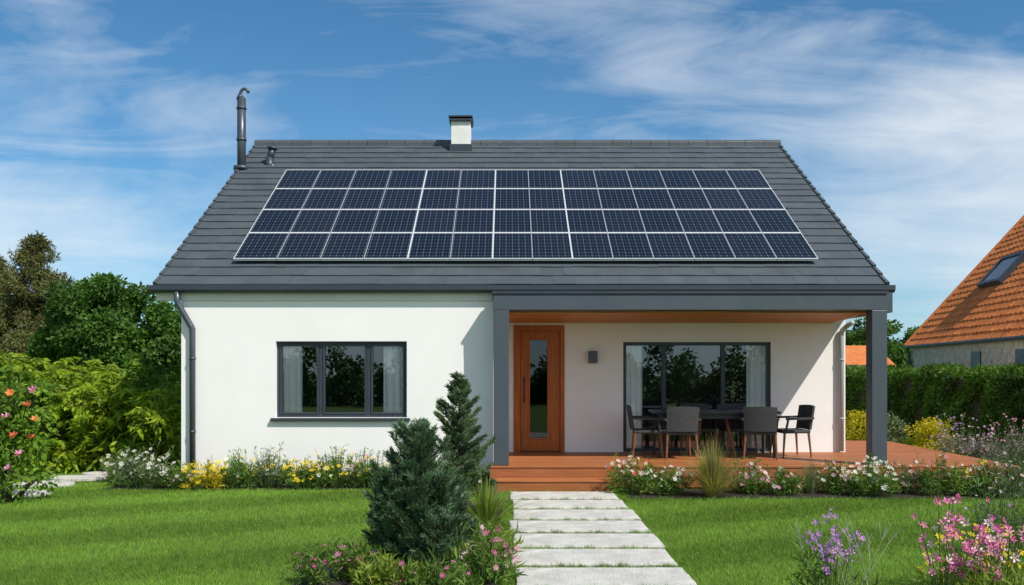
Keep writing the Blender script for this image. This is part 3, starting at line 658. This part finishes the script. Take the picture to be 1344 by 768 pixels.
def shrub(name,label,x,y,w,d_,h,n,L,W,mat,group=None,cat='shrub',nb=14,droop=.35,shoots=0):
    t=thing(name,label,cat,(x,y,0),group=group); bl=[]
    hb=h*(.78 if shoots else 1)
    for i in range(nb):
        a=random.uniform(0,6.28); r=random.uniform(.15,.95); z=hb*random.uniform(.15,.84); k=.2*random.uniform(.65,1.4); f=1-.55*(z/h)**2
        bl.append((math.cos(a)*r*w*.5*f,math.sin(a)*r*d_*.5*f,z,w*k,d_*k,h*k*.7))
    b=MB()
    for i in range(6):
        q=bl[i%nb]; b.tube([(q[0]*.15,q[1]*.15,-.02),(q[0]*.6,q[1]*.6,q[2]*.6),(q[0],q[1],q[2])],[.02*h+.004,.012*h+.003,.004],6)
    P,Nn=blob_pts(n,bl,.45); D=Nn*.6+rnd(len(P))*.9+np.array([0,0,-droop]); Ps=[P]; Ds=[D]
    for i in range(shoots):
        a=random.uniform(0,6.28); r0=random.uniform(.05,.3)*w; r1=r0+random.uniform(.12,.42)*w; zt=h*random.uniform(.6,1.12)*(1-.25*(r1/w))
        z0=h*.3; p0=np.array([r0*.5*math.cos(a),r0*.5*math.sin(a),z0]); p1=np.array([r0*math.cos(a),r0*math.sin(a),zt*1.06]); p2=np.array([r1*math.cos(a),r1*math.sin(a),zt*random.uniform(.8,1.0)])
        m=46; tt=np.linspace(.25,1,m)[:,None]; c_=(1-tt)**2*p0+2*tt*(1-tt)*p1+tt**2*p2; tg=unit(2*(1-tt)*(p1-p0)+2*tt*(p2-p1))
        b.tube([tuple(c_[0]),tuple(c_[15]),tuple(c_[30]),tuple(c_[-1])],[.008,.006,.004,.002],4)
        sd=np.cross(tg,np.array([0,0,1.0])); sg=np.where(np.arange(m)%2==0,1,-1)[:,None]
        Ps.append(c_+rng.normal(0,.012,(m,3))); Ds.append(sd*sg*.8+tg*.5+rnd(m)*.35+np.array([0,0,-droop*.9]))
    P=np.concatenate(Ps); D=np.concatenate(Ds); k=P[:,2]>.01; P=P[k]; D=D[k]; m=len(P)
    V,F=leaves(P,D,L*(.6+.8*rng.random(m)),W*(.6+.8*rng.random(m)))
    b.build('branches',M['bark'],t,smooth=True); np_mesh('foliage',V,F,mat,t); return t
SH=[(212,14.05,.95,.9,1.62,'shrub','yellow green leafy shrub against the left corner of the house'),
    (150,15.2,1.3,1.1,1.8,'shrub','yellow green leafy shrub second from the house wall'),
    (88,15.7,1.2,1.1,1.55,'shrub','bright yellow green leafy shrub beyond the stepping stones'),
    (40,15.6,1.2,1.0,1.8,'shrub2','mid green leafy shrub behind the rose bush'),
    (-5,16.4,1.5,1.2,2.3,'shrub','tall yellow green leafy shrub at the left picture edge'),
    (118,18.0,1.6,1.2,2.0,'shrub','tall yellow green shrub in the back row under the rounded tree'),
    (195,17.4,1.6,1.2,1.95,'shrub2','mid green shrub in the back row near the house'),
    (50,19.5,1.9,1.3,2.05,'shrub','yellow green shrub in the back row at far left'),
    (180,14.6,.7,.6,.72,'shrub2','low green shrub at the end of the stepping stones'),
    (70,14.9,.9,.6,.6,'shrub','low yellow green shrub beside the stepping stones'),
    (14,13.9,.9,.8,1.2,'shrub2','mid green shrub close behind the rose bush at the left edge')]
for (px,d,w_,dd,h,mt,lab) in SH:
    shrub('garden_shrub',lab,X(px,d),d,w_,dd,h,int(1250*w_*h/2),.17,.055,M[mt],'leafy shrubs left of the house',nb=18,droop=.45,shoots=int(36*w_*max(h,.8)/2))
# ------------------------------------------------------------------ flowers
BL={}
def blossom_mesh(col,petals=7,cup=.25):
    k=(col,petals,cup)
    if k in BL: return BL[k]
    b=MB()
    for i in range(petals):
        a=2*PI*i/petals; wd=2.6/petals
        def P(r,off,z): return (math.cos(a)*r-math.sin(a)*off,math.sin(a)*r+math.cos(a)*off,z)
        b.add([P(.12,0,0),P(.6,wd*.5,cup*.6),P(1,wd*.22,cup),P(1,-wd*.22,cup),P(.6,-wd*.5,cup*.6)],[(0,1,2,3,4)])
    b.mi=1
    n=8; b.add([(0,0,.2)]+[(.2*math.cos(2*PI*k_/n),.2*math.sin(2*PI*k_/n),.06) for k_ in range(n)],[(0,1+k_,1+(k_+1)%n) for k_ in range(n)])
    me=bpy.data.meshes.new('blossom'); me.from_pydata(b.V,[],b.F); me.materials.append(PET[col]); me.materials.append(M['eye']); me.polygons.foreach_set('material_index',b.M); me.update()
    BL[k]=me; return me
def blossom(parent,me,p,s,tilt=.6):
    o=bpy.data.objects.new('blossom',me); COL.objects.link(o); o.parent=parent; o.location=p
    o.rotation_euler=(random.uniform(.1,1.3),random.uniform(-tilt,tilt),random.uniform(-.8,.8)); o.scale=(s,s,s*random.uniform(.8,1.3))
def clump(label,x,y,w_,h,cols,nb,bs,leaf='herb',nl=None,L=.08,W=.016,group='flowering plants in the beds',name='flowering_plant',petals=7,cup=.25):
    t=thing(name,label,'plant',(x,y,0),group=group)
    n=nl or int(3300*w_*h)
    bl=[(random.uniform(-.45,.45)*w_,random.uniform(-.4,.4)*w_*.7,h*random.uniform(.08,.6),w_*random.uniform(.08,.22),w_*.18,h*random.uniform(.12,.42)) for _ in range(15)]
    b=MB(); tips=[]
    for i in range(nb):
        a=random.uniform(0,6.28); r=(random.random()**.55)*w_*.56
        z=h*random.uniform(.4,1.22)*(1-.25*(r/(w_*.56))**2)
        p=(r*math.cos(a),r*math.sin(a)*.8,z); tips.append(p)
        b.tube([(p[0]*.4,p[1]*.4,0),(p[0]*.8,p[1]*.8,z*.6),p],[.004,.003,.0022],4)
    ex_=[]
    for i in range(34):
        a=random.uniform(0,6.28); r=random.random()*w_*.55; z=h*random.uniform(.5,1.28); q=(r*math.cos(a),r*math.sin(a),z); b.tube([(r*.4*math.cos(a),r*.4*math.sin(a),0),q],[.004,.0015],4)
        for k in range(9):
            f=random.uniform(.4,1); ex_.append((q[0]*(.4+.6*f),q[1]*(.4+.6*f),z*f))
    b.build('stems',M['stem'],t)
    P,Nn=blob_pts(n,bl,.6); k=P[:,2]>.01; P=P[k]; D=Nn[k]*.6+rnd(len(P))*.9+np.array([0,0,.5])
    E=np.array(ex_); P=np.concatenate([P,E]); D=np.concatenate([D,rnd(len(E))+np.array([0,0,.5])]); m=len(P)
    V,F=leaves(P,D,L*(.6+.8*rng.random(m)),W*(.6+.8*rng.random(m))); np_mesh('foliage',V,F,M[leaf],t)
    for p in tips: blossom(t,blossom_mesh(random.choice(cols),petals,cup),p,bs*random.uniform(.7,1.3))
    return t
LB=[(188,12.95,.95,.50,['white'],70,.033,'herb2','bushy grey green plant with white daisies at the left corner of the house'),
 (232,12.85,.5,.32,['white','pale'],26,.028,'herb','small plant with white flowers right of the downpipe foot'),
 (270,12.85,.62,.34,['yellow'],90,.034,'goldbush','dense mound of yellow flowers, leftmost yellow mound of the wall bed'),
 (313,12.9,.5,.45,['yellow','yellow','white'],44,.032,'herb','yellow flowered plant next to the dense yellow mound'),
 (354,13.0,.6,.5,['white','yellow'],36,.029,'herb2','wispy white and yellow flowered plant below the left edge of the window'),
 (398,12.85,.6,.38,['yellow'],70,.032,'herb','yellow flowered plant below the window, left one'),
 (440,12.95,.6,.5,['yellow','yellow','white'],56,.031,'herb','yellow and white flowered plant below the middle of the window'),
 (484,12.9,.55,.46,['yellow','pale','pink'],36,.029,'herb','pink and yellow flowered plant below the right edge of the window'),
 (530,13.0,.6,.42,['white','yellow'],26,.027,'herb2','leafy plant with white and yellow flowers right of the window'),
 (575,13.05,.6,.36,['pale','yellow'],18,.026,'herb','leafy plant with pale flowers at the wall behind the tall conifer'),
 (620,13.05,.5,.3,['white'],12,.026,'herb','leafy plant at the wall left of the porch post')]
for (px,d,w_,h,cols,nb,bs,lf,lab) in LB: clump(lab,X(px,d),d,w_,h,cols,nb,bs,lf)
RB=[(830,12.3,.65,.44,['white','white','red','pale'],40,.033,'herb','white and red flowered plant next to the steps'),
 (880,12.2,.55,.34,['white'],34,.033,'herb','low white flowered plant left of the straw coloured grass'),
 (985,12.35,.6,.42,['white','pink'],28,.032,'herb','white flowered plant right of the straw coloured grass'),
 (1026,12.2,.55,.33,['white','pink'],30,.03,'herb','white and pink flowered plant in front of the right end of the table'),
 (1096,12.35,.55,.38,['white','pale'],30,.03,'herb','pale flowered plant left of the right porch post'),
 (1140,12.1,.65,.46,['white'],62,.036,'herb','dense white flowered plant in front of the right porch post'),
 (1188,12.35,.55,.36,['pale'],12,.026,'herb2','grey green plant right of the porch post'),
 (1236,12.2,.75,.48,['red','pink','white'],30,.03,'herb','leafy plant with red flowers at the right end of the deck'),
 (1286,12.1,.65,.4,['white','yellow'],26,.028,'herb','leafy plant with white and yellow flowers near the deck corner'),
 (1332,11.9,.8,.58,['pale'],22,.028,'herb2','tall grey green plant at the right end of the mulch bed')]
for (px,d,w_,h,cols,nb,bs,lf,lab) in RB: clump(lab,X(px,d),d,w_,h,cols,nb,bs,lf)
def grass_tuft(label,x,y,w_,h,n,mat,wid=.008,group='grass tufts in the beds'):
    t=thing('ornamental_grass',label,'plant',(x,y,0),group=group)
    a=rng.uniform(0,6.283,n); sp2=np.abs(rng.normal(0,.6,n)).clip(0,1.2); H=h*rng.uniform(.6,1.05,n)*(1-.25*sp2)
    ds=np.c_[np.cos(a),np.sin(a)]; base=ds*rng.uniform(0,.07,n)[:,None]
    segs=5; V=[]
    side=np.c_[-ds[:,1],ds[:,0],np.zeros(n)]
    for k in range(segs):
        u_=k/(segs-1); r=base+ds*(w_*.5*sp2*u_**1.35)[:,None]; z=H*(u_-.3*sp2*u_**3); p=np.c_[r,z]; ww=wid*(1-u_*.9)
        V.append(p-side*ww*.5); V.append(p+side*ww*.5)
    V=np.stack(V,axis=1).reshape(-1,3); F=[]
    i=np.arange(n)*(2*segs)
    for k in range(segs-1): F.append(np.c_[i+2*k,i+2*k+1,i+2*k+3,i+2*k+2])
    np_mesh('blades',V,np.concatenate(F),M[mat],t); return t
grass_tuft('straw coloured ornamental grass tuft in the deck bed',X(935,12.0),12.0,1.4,.84,800,'straw',.013)
grass_tuft('small green grass tuft in the deck bed in front of the right table end',X(1064,12.35),12.35,.75,.5,260,'herb2',.011)
grass_tuft('large green strap leaved tuft beside the slab path',X(638,9.4),9.4,1.2,.62,230,'lime',.024)
grass_tuft('green grass tuft behind the strap leaved tuft at the path',X(640,10.6),10.6,.9,.5,240,'herb2',.014)
grass_tuft('fine green grass tuft at the right foot of the dense conifer',X(622,8.3),8.3,.8,.42,220,'herb',.012)
# ------------------------------------------------------------------ front conifers
def conifer(label,x,y,h,r,nb,mat,up,nl,dens,wid,power=.8,lead=0,zb=.03,lean=0):
    t=thing('conifer',label,'conifer',(x,y,0)); b=MB(); b.tube([(0,0,-.02),(lean*.5,0,h*.55),(lean,0,h*.97)],[.03,.018,.004],8)
    P=[];D=[]
    axes=[(0,0,0,h,r,nb)]
    for k in range(lead):
        a=k*2.4+.6; q=r*random.uniform(.4,.85); hh=h*random.uniform(.45,.86)*(1-.25*(q/r)); axes.append((q*math.cos(a),q*math.sin(a)*.8,h*.06,hh,r*random.uniform(.38,.52),int(nb*.33)))
    for (ox,oy,oz,hh,rr,nn_) in axes:
        for k in range(nn_):
            u_=(k+random.random())/nn_; z=oz+(hh-oz)*(zb+(.99-zb)*u_); L_=(rr*(1-u_)**power+.05)*random.uniform(.5,1.3); a=k*2.39996+random.uniform(-.4,.4)
            up_=up+.5*u_+random.uniform(-.22,.22)
            dv=np.array([math.cos(a),math.sin(a),up_]); dv/=np.linalg.norm(dv); o_=np.array([ox+lean*z/h,oy,z]); tip=o_+dv*L_
            if k%2==0: b.tube([tuple(o_),tuple(tip)],[.007,.002],4)
            sd=np.array([-math.sin(a),math.cos(a),0]); m=max(10,int(dens*L_))
            tt=rng.random(m)**.65; lat=rng.uniform(-1,1,m)*.28*L_*(1.05-tt)**.7
            p=o_+dv*(tt*L_)[:,None]+sd*lat[:,None]+rng.normal(0,.009,(m,3)); p[:,2]+=-.1*np.abs(lat)+.02+.12*L_*tt**2
            dd=dv*.9+sd*np.sign(lat)[:,None]*.5+rnd(m)*.55+np.array([0,0,.25]); P.append(p); D.append(dd)
    P=np.concatenate(P); D=np.concatenate(D); k=P[:,2]>.01; P=P[k]; D=D[k]; n=len(P)
    b.build('trunk',M['bark'],t); V,F=leaves(P,D,nl*rng.uniform(.7,1.3,n),wid); np_mesh('crown',V,F,M[mat],t); return t
conifer('dense blue green conifer in the front bed left of the path',X(550,7.5),7.5,1.2,.43,86,'spruce',.62,.05,900,.009,.42,11,lean=-.02)
conifer('slim pointed grey green spruce behind the dense conifer',X(602,10.9),10.9,1.66,.48,84,'spruce2',.34,.06,720,.013,.85,zb=.06,lean=.01)
# ------------------------------------------------------------------ foreground flowers
clump('low magenta flowered plant left of the dense conifer',X(462,7.3),7.3,.46,.3,['magenta','pink'],22,.025,'herb',400,.08,.014,'foreground flowers')
clump('magenta flowered plant at the very left end of the front bed',X(408,7.1),7.1,.35,.24,['magenta'],12,.023,'herb',220,.07,.012,'foreground flowers')
clump('pink and magenta flowered plant between the dense conifer and the path',X(636,7.2),7.2,.5,.38,['pink','magenta','pale'],34,.026,'herb',750,.09,.015,'foreground flowers')
clump('leafy plant with few pink flowers under the dense conifer',X(575,6.85),6.85,.65,.22,['pink','magenta'],12,.022,'herb',800,.09,.018,'foreground flowers')
clump('leafy plant with magenta flowers in front of the dense conifer, left of its foot',X(510,6.95),6.95,.6,.24,['magenta'],10,.022,'lime',800,.09,.018,'foreground flowers')
clump('leafy yellow green plant at the bed edge beside the path slabs',X(640,8.0),8.0,.5,.3,['pale'],6,.02,'lime',700,.1,.02,'foreground flowers')
def tall(label,x,y,ns,h,spread,cols,per,bs,nl,leaf='herb'):
    t=thing('tall_flower',label,'plant',(x,y,0),group='tall foreground flowers'); b=MB(); bl=[]
    for i in range(ns):
        a=random.uniform(0,6.28); r=spread*random.uniform(.2,1.15); hh=h*random.uniform(.6,1.02)
        p1=(r*.5*math.cos(a),r*.5*math.sin(a),hh*.55); p2=(r*math.cos(a),r*math.sin(a),hh); b.tube([(r*.2*math.cos(a),r*.2*math.sin(a),0),p1,p2],[.005,.004,.002],5)
        for k in range(per):
            u_=1-.38*random.random()**1.2; f=(u_-.55)/.45
            q=[p1[j]+(p2[j]-p1[j])*f+random.uniform(-.03,.03) for j in range(3)]; bl.append(q)
    b.build('stems',M['stem'],t)
    foliage('foliage',nl,[(random.uniform(-.7,.7)*spread,random.uniform(-.7,.7)*spread,h*random.uniform(.12,.5),spread*.45,spread*.45,h*.2) for _ in range(9)],.10,.013,M[leaf],t,droop=-.6,shell=.6)
    for q in bl: blossom(t,blossom_mesh(random.choice(cols),5,.55),q,bs*random.uniform(.65,1.25),.9)
tall('tall pink flowers at lower right, nearest the camera',X(1236,5.9),5.9,13,.88,.29,['pink','pink','magenta','magenta','pale'],7,.028,520,'lime')
tall('tall pale pink flowers in the lower right corner',X(1318,5.8),5.8,12,.78,.27,['pale','pink','magenta'],7,.028,520,'lime')
tall('tall purple flowers among dry twigs',X(1092,6.3),6.3,13,.74,.27,['purple'],6,.025,420,'herb')
clump('low yellow flowered plant behind the tall pink flowers',X(1292,6.8),6.8,.85,.46,['yellow'],80,.027,'lime',700,.08,.014,'foreground flowers')
clump('grey green wispy plant behind the yellow flowers at the right edge',X(1325,8.2),8.2,.8,.62,['pale','purple'],24,.018,'herb2',700,.09,.010,'foreground flowers')
def twigs(label,x,y,h,ns):
    t=thing('dry_plant',label,'plant',(x,y,0)); b=MB()
    def br(p,d,l,r,lev):
        q=[p[j]+d[j]*l for j in range(3)]; b.tube([tuple(p),tuple(q)],[r,r*.7],4)
        if lev==0: return
        for k in range(random.choice((2,2,3))):
            e=[d[0]+random.uniform(-.55,.55),d[1]+random.uniform(-.55,.55),d[2]+random.uniform(-.1,.25)]; n_=math.sqrt(sum(c*c for c in e)); br(q,[c/n_ for c in e],l*random.uniform(.6,.85),r*.7,lev-1)
    for i in range(ns):
        d=[random.uniform(-.35,.35),random.uniform(-.35,.35),1]; br([random.uniform(-.06,.06),random.uniform(-.06,.06),0],d,h*.33,.0045,3)
    b.build('stems',M['dry'],t)
twigs('pale dry branching plant at lower right beside the purple flowers',X(1125,6.1),6.1,.8,4)
twigs('smaller pale dry twigs left of the purple flowers',X(1065,6.5),6.5,.66,2)
# rose bush left
rb=shrub('rose_bush','tall rose bush with coral and pink roses at the left picture edge',X(10,11.6),11.6,1.05,.9,1.82,1700,.09,.045,M['shrub2'],cat='rose bush',nb=22,shoots=26)
for (px,py,c_) in ((14,517,'coral'),(36,532,'coral'),(44,513,'pink'),(18,572,'coral'),(25,596,'pink'),(40,575,'coral'),(8,548,'pink'),(46,552,'coral'),(12,615,'pink')):
    d=11.08+random.uniform(-.1,.1); o=(X(px,d)-X(10,11.6),d-11.6,Z(py,d))
    for k in range(3): blossom(rb,blossom_mesh(c_,6,.7),o,.057-.013*k,.3)
clump('small white flowered plant at the end of the stepping stones',X(158,13.6),13.6,.5,.4,['white','pink'],24,.028,'herb')
# ------------------------------------------------------------------ right garden
clump('wide haze of lilac pink flowers right of the deck, left part',X(1262,15.3),15.3,1.0,.8,['purple','pale'],95,.022,'lav',1500,.07,.015,'lilac flower mounds right of the deck')
clump('wide haze of lilac pink flowers right of the deck, right part',X(1330,15.0),15.0,1.1,.82,['pink','pale'],95,.022,'lav',1500,.07,.015,'lilac flower mounds right of the deck')
shrub('garden_shrub','round golden yellow shrub between deck and hedge',X(1222,17.2),17.2,.95,.8,.82,1900,.06,.032,M['goldbush'],nb=18)
shrub('garden_shrub','low golden yellow shrub close to the house at the end of the deck',X(1130,20.5),20.5,1.0,.8,.85,1600,.07,.035,M['goldbush'],nb=18)
shrub('garden_shrub','grey green round shrub left of the golden yellow shrub',X(1172,18.2),18.2,.7,.7,.95,1500,.07,.03,M['herb2'],nb=16)
shrub('garden_shrub','small green shrub behind the lilac flowers',X(1192,17.6),17.6,.5,.5,.45,900,.06,.03,M['shrub'],nb=12)
HH=1.68
hd=thing('hedge','long clipped dark green hedge between the garden and the orange roofed house','hedge',(8.4,25.5,0),world=True)
h0=np.array([8.0,27.0]); h1=np.array([10.15,15.0]); dv=h1-h0; ln=np.linalg.norm(dv); dv=dv/ln; nv=np.array([-dv[1],dv[0]])
if nv[0]>0: nv=-nv
n=42000; tt=rng.uniform(0,ln,n); zz=rng.uniform(0,HH,n); top=rng.random(n)<.28; zz=np.where(top,HH,zz); off=np.where(top,rng.uniform(-.9,.0,n),0.0)
bumpy=.10*np.sin(tt*3.1+zz*2)+.08*np.sin(tt*7.3-zz*5); P2=h0+dv*tt[:,None]+nv*(off+bumpy*(~top)-np.abs(rng.normal(0,.05,n)))[:,None]
P=np.c_[P2,zz+bumpy*top*.6+rng.normal(0,.04,n)]; D=np.where(top[:,None],np.array([0,0,1.0]),np.array([nv[0],nv[1],.2]))*.7+rnd(n)*.9
V,F=leaves(P,D,.085*rng.uniform(.6,1.4,n),.05*rng.uniform(.6,1.4,n)); V=V-np.array([8.4,25.5,0]); np_mesh('foliage',V,F,M['hedge'],hd)
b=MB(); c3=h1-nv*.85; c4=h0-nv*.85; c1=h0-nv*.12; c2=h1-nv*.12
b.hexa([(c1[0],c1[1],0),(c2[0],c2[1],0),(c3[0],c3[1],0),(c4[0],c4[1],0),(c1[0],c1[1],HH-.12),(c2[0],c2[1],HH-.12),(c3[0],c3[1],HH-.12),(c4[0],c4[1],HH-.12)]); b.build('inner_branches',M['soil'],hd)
# ------------------------------------------------------------------ neighbour house
EZ=2.45
nh=thing('neighbour_house','old house with steep orange clay tile roof and pale brick wall behind the hedge','house',(12.4,24,0),world=True)
E0=Vector((12.25,27.0,EZ)); E1=Vector((10.45,14.4,EZ)); e=(E1-E0); EL=e.length; e.normalize(); hz=Vector((-e.y,e.x,0))
if hz.x<0: hz=-hz
PT=math.radians(48.5); sv=hz*math.cos(PT)+Vector((0,0,math.sin(PT))); nn=-hz*math.sin(PT)+Vector((0,0,math.cos(PT))); SL2=6.8
def Q(a,s,n_): return E0+e*a+sv*s+nn*n_
b=MB(); NR=26; ex2=SL2/NR; per=.27; nx=int(EL/per)*4
for r in range(NR):
    for c0 in range(0,nx,4):
        vs=[]; c1_=min(c0+4,nx); jj=random.uniform(-.006,.006)
        for i in range(c0,c1_+1):
            a=i*EL/nx; wv=-.028*math.cos(2*PI*(i-c0)/4)
            vs.append(tuple(Q(a,r*ex2-.01+jj,-.03+wv))); vs.append(tuple(Q(a,r*ex2-.01+jj,.055+wv+jj))); vs.append(tuple(Q(a,(r+1)*ex2+.03,.02+wv)))
        fs=[]
        for i in range(c1_-c0): fs.append((3*i,3*i+3,3*i+4,3*i+1)); fs.append((3*i+1,3*i+4,3*i+5,3*i+2))
        b.add(vs,fs)
nroof=b.build('roof',M['orangetile'],nh)
b=MB()
def Q3(a,s,n_):
    p=Q(a,s,n_); k=SL2*math.cos(PT); hh=(p-E0).dot(hz); return p+hz*(2*(k-hh))
b.poly([tuple(Q3(0,0,0)),tuple(Q3(EL,0,0)),tuple(Q(EL,SL2,0)),tuple(Q(0,SL2,0))]); b.poly([tuple(Q(0,0,-.04)),tuple(Q(EL,0,-.04)),tuple(Q(EL,SL2,-.04)),tuple(Q(0,SL2,-.04))])
b.build('back_slope',M['orangetile'],nroof)
b=MB(); b.tube([tuple(Q(-.05,0,.03)),tuple(Q(-.05,SL2,.03))],.08,8); b.build('verge_tile',M['orangetile'],nroof)
b=MB(); b.tube([tuple(Q(0,SL2,.05)),tuple(Q(EL,SL2,.05))],.12,8); b.build('ridge_cap',M['orangetile'],nroof)
b=MB()
def W(a,h,z): p=E0+e*a+hz*h; return (p.x,p.y,z)
kd=2*SL2*math.cos(PT)
b.hexa([W(.25,.1,0),W(EL-.2,.1,0),W(EL-.2,kd-.3,0),W(.25,kd-.3,0),W(.25,.1,EZ+.05),W(EL-.2,.1,EZ+.05),W(EL-.2,kd-.3,EZ+.05),W(.25,kd-.3,EZ+.05)])
b.add([W(.25,.3,EZ+.051),W(.25,kd-.3,EZ+.051),W(.25,kd/2,EZ+SL2*math.sin(PT)-.1),W(EL-.2,.3,EZ+.051),W(EL-.2,kd-.3,EZ+.051),W(EL-.2,kd/2,EZ+SL2*math.sin(PT)-.1)],[(0,1,2),(5,4,3)])
b.build('wall',M['oldstone'],nh)
b=MB(); b.tube([W(-.05,-.04,EZ-.01),W(EL,-.04,EZ-.01)],.045,8); b.build('gutter',M['anth'],nh)
b=MB(); b.tube([W(.1,-.04,EZ),W(.2,.02,EZ-.2),W(.2,.04,0)],.045,8); b.build('downpipe',M['anth'],nh)
for a in (5.0,7.6):
    b=MB(); b.hexa([W(a,.07,1.45),W(a+.6,.07,1.45),W(a+.6,.11,1.45),W(a,.11,1.45),W(a,.07,2.2),W(a+.6,.07,2.2),W(a+.6,.11,2.2),W(a,.11,2.2)]); b.build('window',M['anth'],nh)
b2=MB(); a0_,a1_,s0_,s1_=2.2,3.7,2.05,3.1
def qbox(mb,a,c,s0,s1,n0,n1): mb.hexa([tuple(Q(a,s0,n0)),tuple(Q(c,s0,n0)),tuple(Q(c,s1,n0)),tuple(Q(a,s1,n0)),tuple(Q(a,s0,n1)),tuple(Q(c,s0,n1)),tuple(Q(c,s1,n1)),tuple(Q(a,s1,n1))])
qbox(b2,a0_,a1_,s0_,s0_+.1,.0,.2); qbox(b2,a0_,a1_,s1_-.1,s1_,.0,.2); qbox(b2,a0_,a0_+.1,s0_+.1,s1_-.1,.0,.2); qbox(b2,a1_-.1,a1_,s0_+.1,s1_-.1,.0,.2)
b2.build('skylight',M['anth'],nroof)
b3=MB(); qbox(b3,a0_+.1,a1_-.1,s0_+.1,s1_-.1,.05,.17); b3.build('skylight_glass',M['skyglass'],nroof)
def far_house(label,x0,x1,y,dep,ez,rzv,wallm,roofm):
    t=thing('distant_house',label,'house',((x0+x1)/2,y,0),world=True)
    b=MB(); b.box(x0,x1,y,y+dep,0,ez); b.build('wall',wallm,t)
    b=MB(); b.prism_x([(y-.3,ez-.1),(y+dep/2,rzv),(y+dep+.3,ez-.1),(y+dep+.3,ez+.02),(y+dep/2,rzv+.14),(y-.3,ez+.02)][::-1],x0-.3,x1+.3); b.build('roof',roofm,t)
    for k in range(2):
        xa=x0+.8+k*(x1-x0-2.4); b=MB(); b.box(xa,xa+.9,y-.02,y+.02,1.0,2.0); b.build('window',M['anth'],t)
far_house('small distant house with orange tiled roof seen right of the porch post',X(1085,46),X(1172,46),46,6,1.7,2.95,M['oldstone'],M['orangetile'])
# wood across the street (reflected in the panes)
bl=[]
for i in range(40):
    x=-22+44*i/39+random.uniform(-.5,.5); h=random.choice((2.2,2.6,3.0,3.4,4.6))*random.uniform(.9,1.1)
    for k in range(4): bl.append((x+random.uniform(-.4,.4),-17+random.uniform(-1.5,1.5),h*(k+.5)/4.6,1.15*(1.2-k*.25),1.0,h*.22))
o=foliage('wood',42000,bl,.22,.14,M['wood'],None,shell=.6); props(o,'green wood across the lawn, seen only as reflections in the window panes','wood',kind='stuff')
